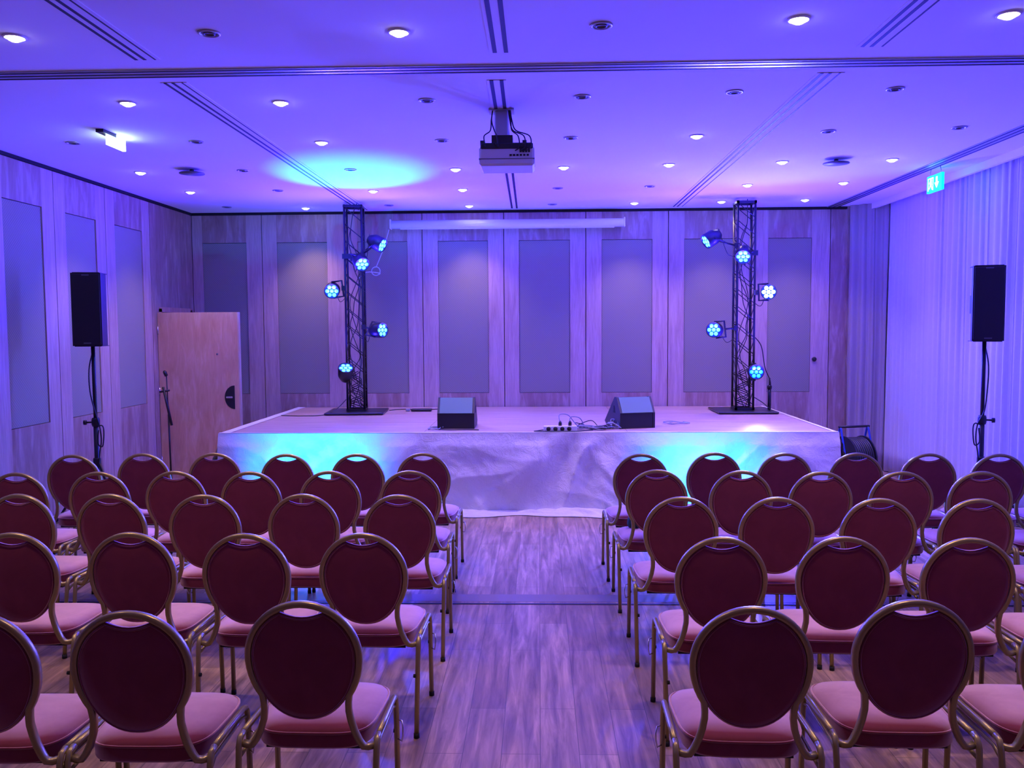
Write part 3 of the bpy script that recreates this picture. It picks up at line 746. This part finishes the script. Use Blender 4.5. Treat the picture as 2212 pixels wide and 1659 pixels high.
tag(MB().tube([(4.5, Y0+.4, 3.63), (4.5, 11.5, 3.63)], .015, 8).build('curtain_rail', M_WHITE), 'white curtain rail above the sheer curtain', 'curtain rail') if False else None

# ------------------------------------------------------------------ chairs
def seat_outline(k, grow=0.0):
    """k in 0..1 around; rounded trapezoid, rear narrower"""
    th = 2*pi*k; c, s_ = cos(th), sin(th); n = 4.2
    x = math.copysign(abs(c)**(2/n), c); yv = math.copysign(abs(s_)**(2/n), s_)
    hw = .205+.022*(yv+1)/2
    return x*(hw+grow), .287+yv*(.212+grow)
CT = 0.943
def rake(z): return (CT-z)*.12
def make_chair():
    t = thing('banquet_chair', 'x', 'chair')
    N = 44; rings = []
    for z, g in ((.386, -.012), (.390, -.003), (.398, 0), (.440, 0), (.449, -.003), (.459, -.012), (.470, -.035), (.478, -.075), (.482, -.12), (.484, -.17)):
        rings.append([(*seat_outline(i/N, g), z) for i in range(N)])
    vs = [p for r in rings for p in r]+[(0, .287, .4845)]; fs = [tuple(reversed(range(N)))]
    for r in range(len(rings)-1):
        for i in range(N): j = (i+1) % N; fs.append((r*N+i, r*N+j, (r+1)*N+j, (r+1)*N+i))
    o = (len(rings)-1)*N
    for i in range(N): fs.append((o+i, o+(i+1) % N, len(vs)-1))
    # slight saddle across the seat
    vs = [(x, y_, z+(.010*((x/.22)**2)*0 - .006*max(0, (y_-.40)/.1)*(z > .46))) for x, y_, z in vs]
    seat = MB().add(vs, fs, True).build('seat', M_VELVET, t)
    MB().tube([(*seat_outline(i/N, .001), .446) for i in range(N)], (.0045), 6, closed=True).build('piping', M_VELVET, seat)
    # hoop frame
    half = []
    for i in range(19):
        a = pi/2-radians(128)*i/18; half.append((.192*cos(a), .7395+(.192 if a > 0 else .222)*sin(a)))
    half += [(.1475, .572), (.147, .545), (.153, .507), (.165, .468), (.181, .434), (.194, .416), (.210, .410), (.232, .416)]
    full = [(-x, z) for x, z in reversed(half[1:])]+half
    pts = []
    for x, z in full:
        yv = rake(z) if z > .5 else rake(.5)+(.008 if x*x > .197**2 else 0)
        pts.append(Vector((x, yv, z)))
    n = len(pts); vs = []; fs = []; K = 10
    for i, p in enumerate(pts):
        tt = (pts[min(i+1, n-1)]-pts[max(i-1, 0)]).normalized()
        yv = Vector((0, 1, 0)); yv = (yv-tt*yv.dot(tt)).normalized(); sd = tt.cross(yv)
        for k in range(K):
            a = 2*pi*k/K; ca, sa = cos(a), sin(a)
            q = .6; u = math.copysign(abs(ca)**q, ca)*.0145; w = math.copysign(abs(sa)**q, sa)*.0115
            vs.append(tuple(p+yv*u+sd*w))
    for i in range(n-1):
        for k in range(K): l = (k+1) % K; fs.append((i*K+k, i*K+l, (i+1)*K+l, (i+1)*K+k))
    fs += [tuple(reversed(range(K))), tuple(range((n-1)*K, n*K))]
    recalc(MB().add(vs, fs, True).build('back_frame', M_GOLD, t))
    # back pad
    A = 56; RG = [1.0, 1.0, .985, .94, .85, .65, .35]
    def outline(i):
        th = 2*pi*i/A; c, s_ = cos(th), sin(th)
        if s_ >= 0: x, z = .183*c, .7395+.183*s_
        else: x, z = .183*c, .7395+.232*s_
        if s_ > 0 and abs(x) < .078: z = min(z, .7395+sqrt(.183**2-.078**2)-.020*(1-(x/.078)**2))
        if s_ < 0: x = .183*math.copysign(abs(c)**.90, c)*(1-.04*s_*s_)
        return x, z
    vs = []; fs = []
    ringsY = []
    cz = .70
    for side in (1, -1):
        for j, g in enumerate(RG):
            bulge = (0, .006, .012, .020, .028, .034, .037)[j]*(1 if side > 0 else -.42)
            for i in range(A):
                x, z = outline(i); x *= g; z = cz+(z-cz)*g
                vs.append((x, rake(z)+bulge, z))
        vs.append((0, rake(cz)+(.038 if side > 0 else -.016), cz))
    R_ = len(RG); off = R_*A+1
    for s_ in (0, 1):
        for j in range(R_-1):
            for i in range(A):
                l = (i+1) % A; q = (s_*off+j*A+i, s_*off+j*A+l, s_*off+(j+1)*A+l, s_*off+(j+1)*A+i)
                fs.append(q if s_ else q[::-1])
        for i in range(A):
            l = (i+1) % A; q = (s_*off+(R_-1)*A+i, s_*off+(R_-1)*A+l, s_*off+R_*A); fs.append(q if s_ else q[::-1])
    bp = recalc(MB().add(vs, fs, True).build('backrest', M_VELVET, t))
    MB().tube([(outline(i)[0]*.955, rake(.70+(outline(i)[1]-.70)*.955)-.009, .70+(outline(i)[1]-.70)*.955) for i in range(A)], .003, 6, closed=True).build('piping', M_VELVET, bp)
    # side frames
    for s_ in (-1, 1):
        fb = [(.240, .455, .0), (.238, .450, .36), (.237, .444, .405)]
        rl = [(.237, .430, .425), (.238, .40, .434), (.240, .20, .440), (.241, .09, .442)]
        rb = [(.241, .060, .436), (.242, .046, .41), (.240, .03, .30), (.236, .0, .0)]
        def S_(p): return [(s_*a, b, c) for a, b, c in p]
        f = MB().tube(S_([(.240, .456, .008)]+fb[1:]+[rl[0]]), .0115, 8).build('leg', M_GOLD, t)
        MB().tube(S_([(.240, .456, 0), (.240, .456, .022)]), .0135, 8).tube(S_([(.226, .452, .28), (.232, .452, .28)]), .009, 8).build('rubber_foot', M_RUB, f)
        r = MB().tube(S_([rl[-1]]+rb[:-1]+[(.236, .001, .008)]), .0115, 8).build('leg', M_GOLD, t)
        MB().tube(S_([(.236, 0, 0), (.236, .001, .022)]), .0135, 8).tube(S_([(.222, .02, .28), (.232, .02, .28)]), .009, 8).build('rubber_foot', M_RUB, r)
        MB().tube(S_([rl[0], rl[1], rl[2], rl[3]]), .0115, 8).build('side_rail', M_GOLD, t)
        MB().tube(S_([(.236, .445, .385), (.230, .40, .395), (.230, .12, .39), (.238, .05, .375)]), .007, 6).build('lower_rail', M_GOLD, t)
        MB().tube(S_([(.238, .452, .325), (.262, .44, .325), (.268, .425, .305), (.268, .42, .275), (.262, .425, .25), (.238, .45, .25)]), .0028, 6).build('linking_hook', M_CHROME, t)
    MB().box((-.17, .12, .372), (.17, .44, .388)).build('underframe', M_BLKM, t)
    return t
proto = make_chair()
ROWS = {'L': [[(-0.82, 2.88), (-1.37, 2.77), (-1.88, 2.75)],
  [(-0.81, 3.86), (-1.35, 3.85), (-1.89, 3.87), (-2.44, 3.86)],
  [(-0.79, 4.77), (-1.34, 4.79), (-1.9, 4.77), (-2.45, 4.79), (-2.98, 4.79)],
  [(-0.85, 5.59), (-1.38, 5.58), (-1.9, 5.56), (-2.41, 5.58), (-2.91, 5.55), (-3.44, 5.52)],
  [(-0.87, 6.39), (-1.36, 6.35), (-1.89, 6.35), (-2.46, 6.41), (-3.0, 6.39), (-3.5, 6.32)]],
 'R': [[(0.71, 2.84), (1.28, 2.92), (1.84, 2.9)],
  [(0.81, 3.8), (1.35, 3.81), (1.89, 3.79), (2.42, 3.77)],
  [(0.78, 4.71), (1.3, 4.7), (1.84, 4.67), (2.36, 4.66), (2.88, 4.63)],
  [(0.77, 5.62), (1.31, 5.58), (1.81, 5.54), (2.32, 5.54), (2.82, 5.54), (3.32, 5.52)],
  [(0.75, 6.33), (1.3, 6.39), (1.81, 6.36), (2.33, 6.36), (2.84, 6.33), (3.33, 6.3), (3.83, 6.25)]]}
rowname = ['row nearest viewer', 'second row from viewer', 'middle row of five', 'second row from stage', 'row nearest stage']
first = True
for side in 'LR':
    for r, row in enumerate(ROWS[side]):
        for k, (x, yv) in enumerate(row):
            o = proto if first else copy_tree(proto); first = False
            o.location = (x*.986, yv*.986, 0); o.rotation_euler = (0, 0, radians(rnd.uniform(-1.6, 1.6)))
            who = 'beside the aisle' if k == 0 else f'{NTH[k]} from the aisle'
            o['label'] = f"burgundy round-backed chair, {'left' if side == 'L' else 'right'} block, {who}, {rowname[r]}"
            o['group'] = 'banquet chairs left of the aisle' if side == 'L' else 'banquet chairs right of the aisle'

# small dark bag on a seat
t = thing('pouch', 'small dark green pouch on a right block aisle chair, second row from stage', 'bag', (.65, 5.90, .484), radians(20))
MB().lathe([(.0001, 0), (.05, 0), (.062, .02), (.058, .05), (.035, .085), (.014, .10), (.012, .12), (.0001, .125)], 14, Matrix.Diagonal((.7, 1, 1, 1))).build('body', M_BAG, t)
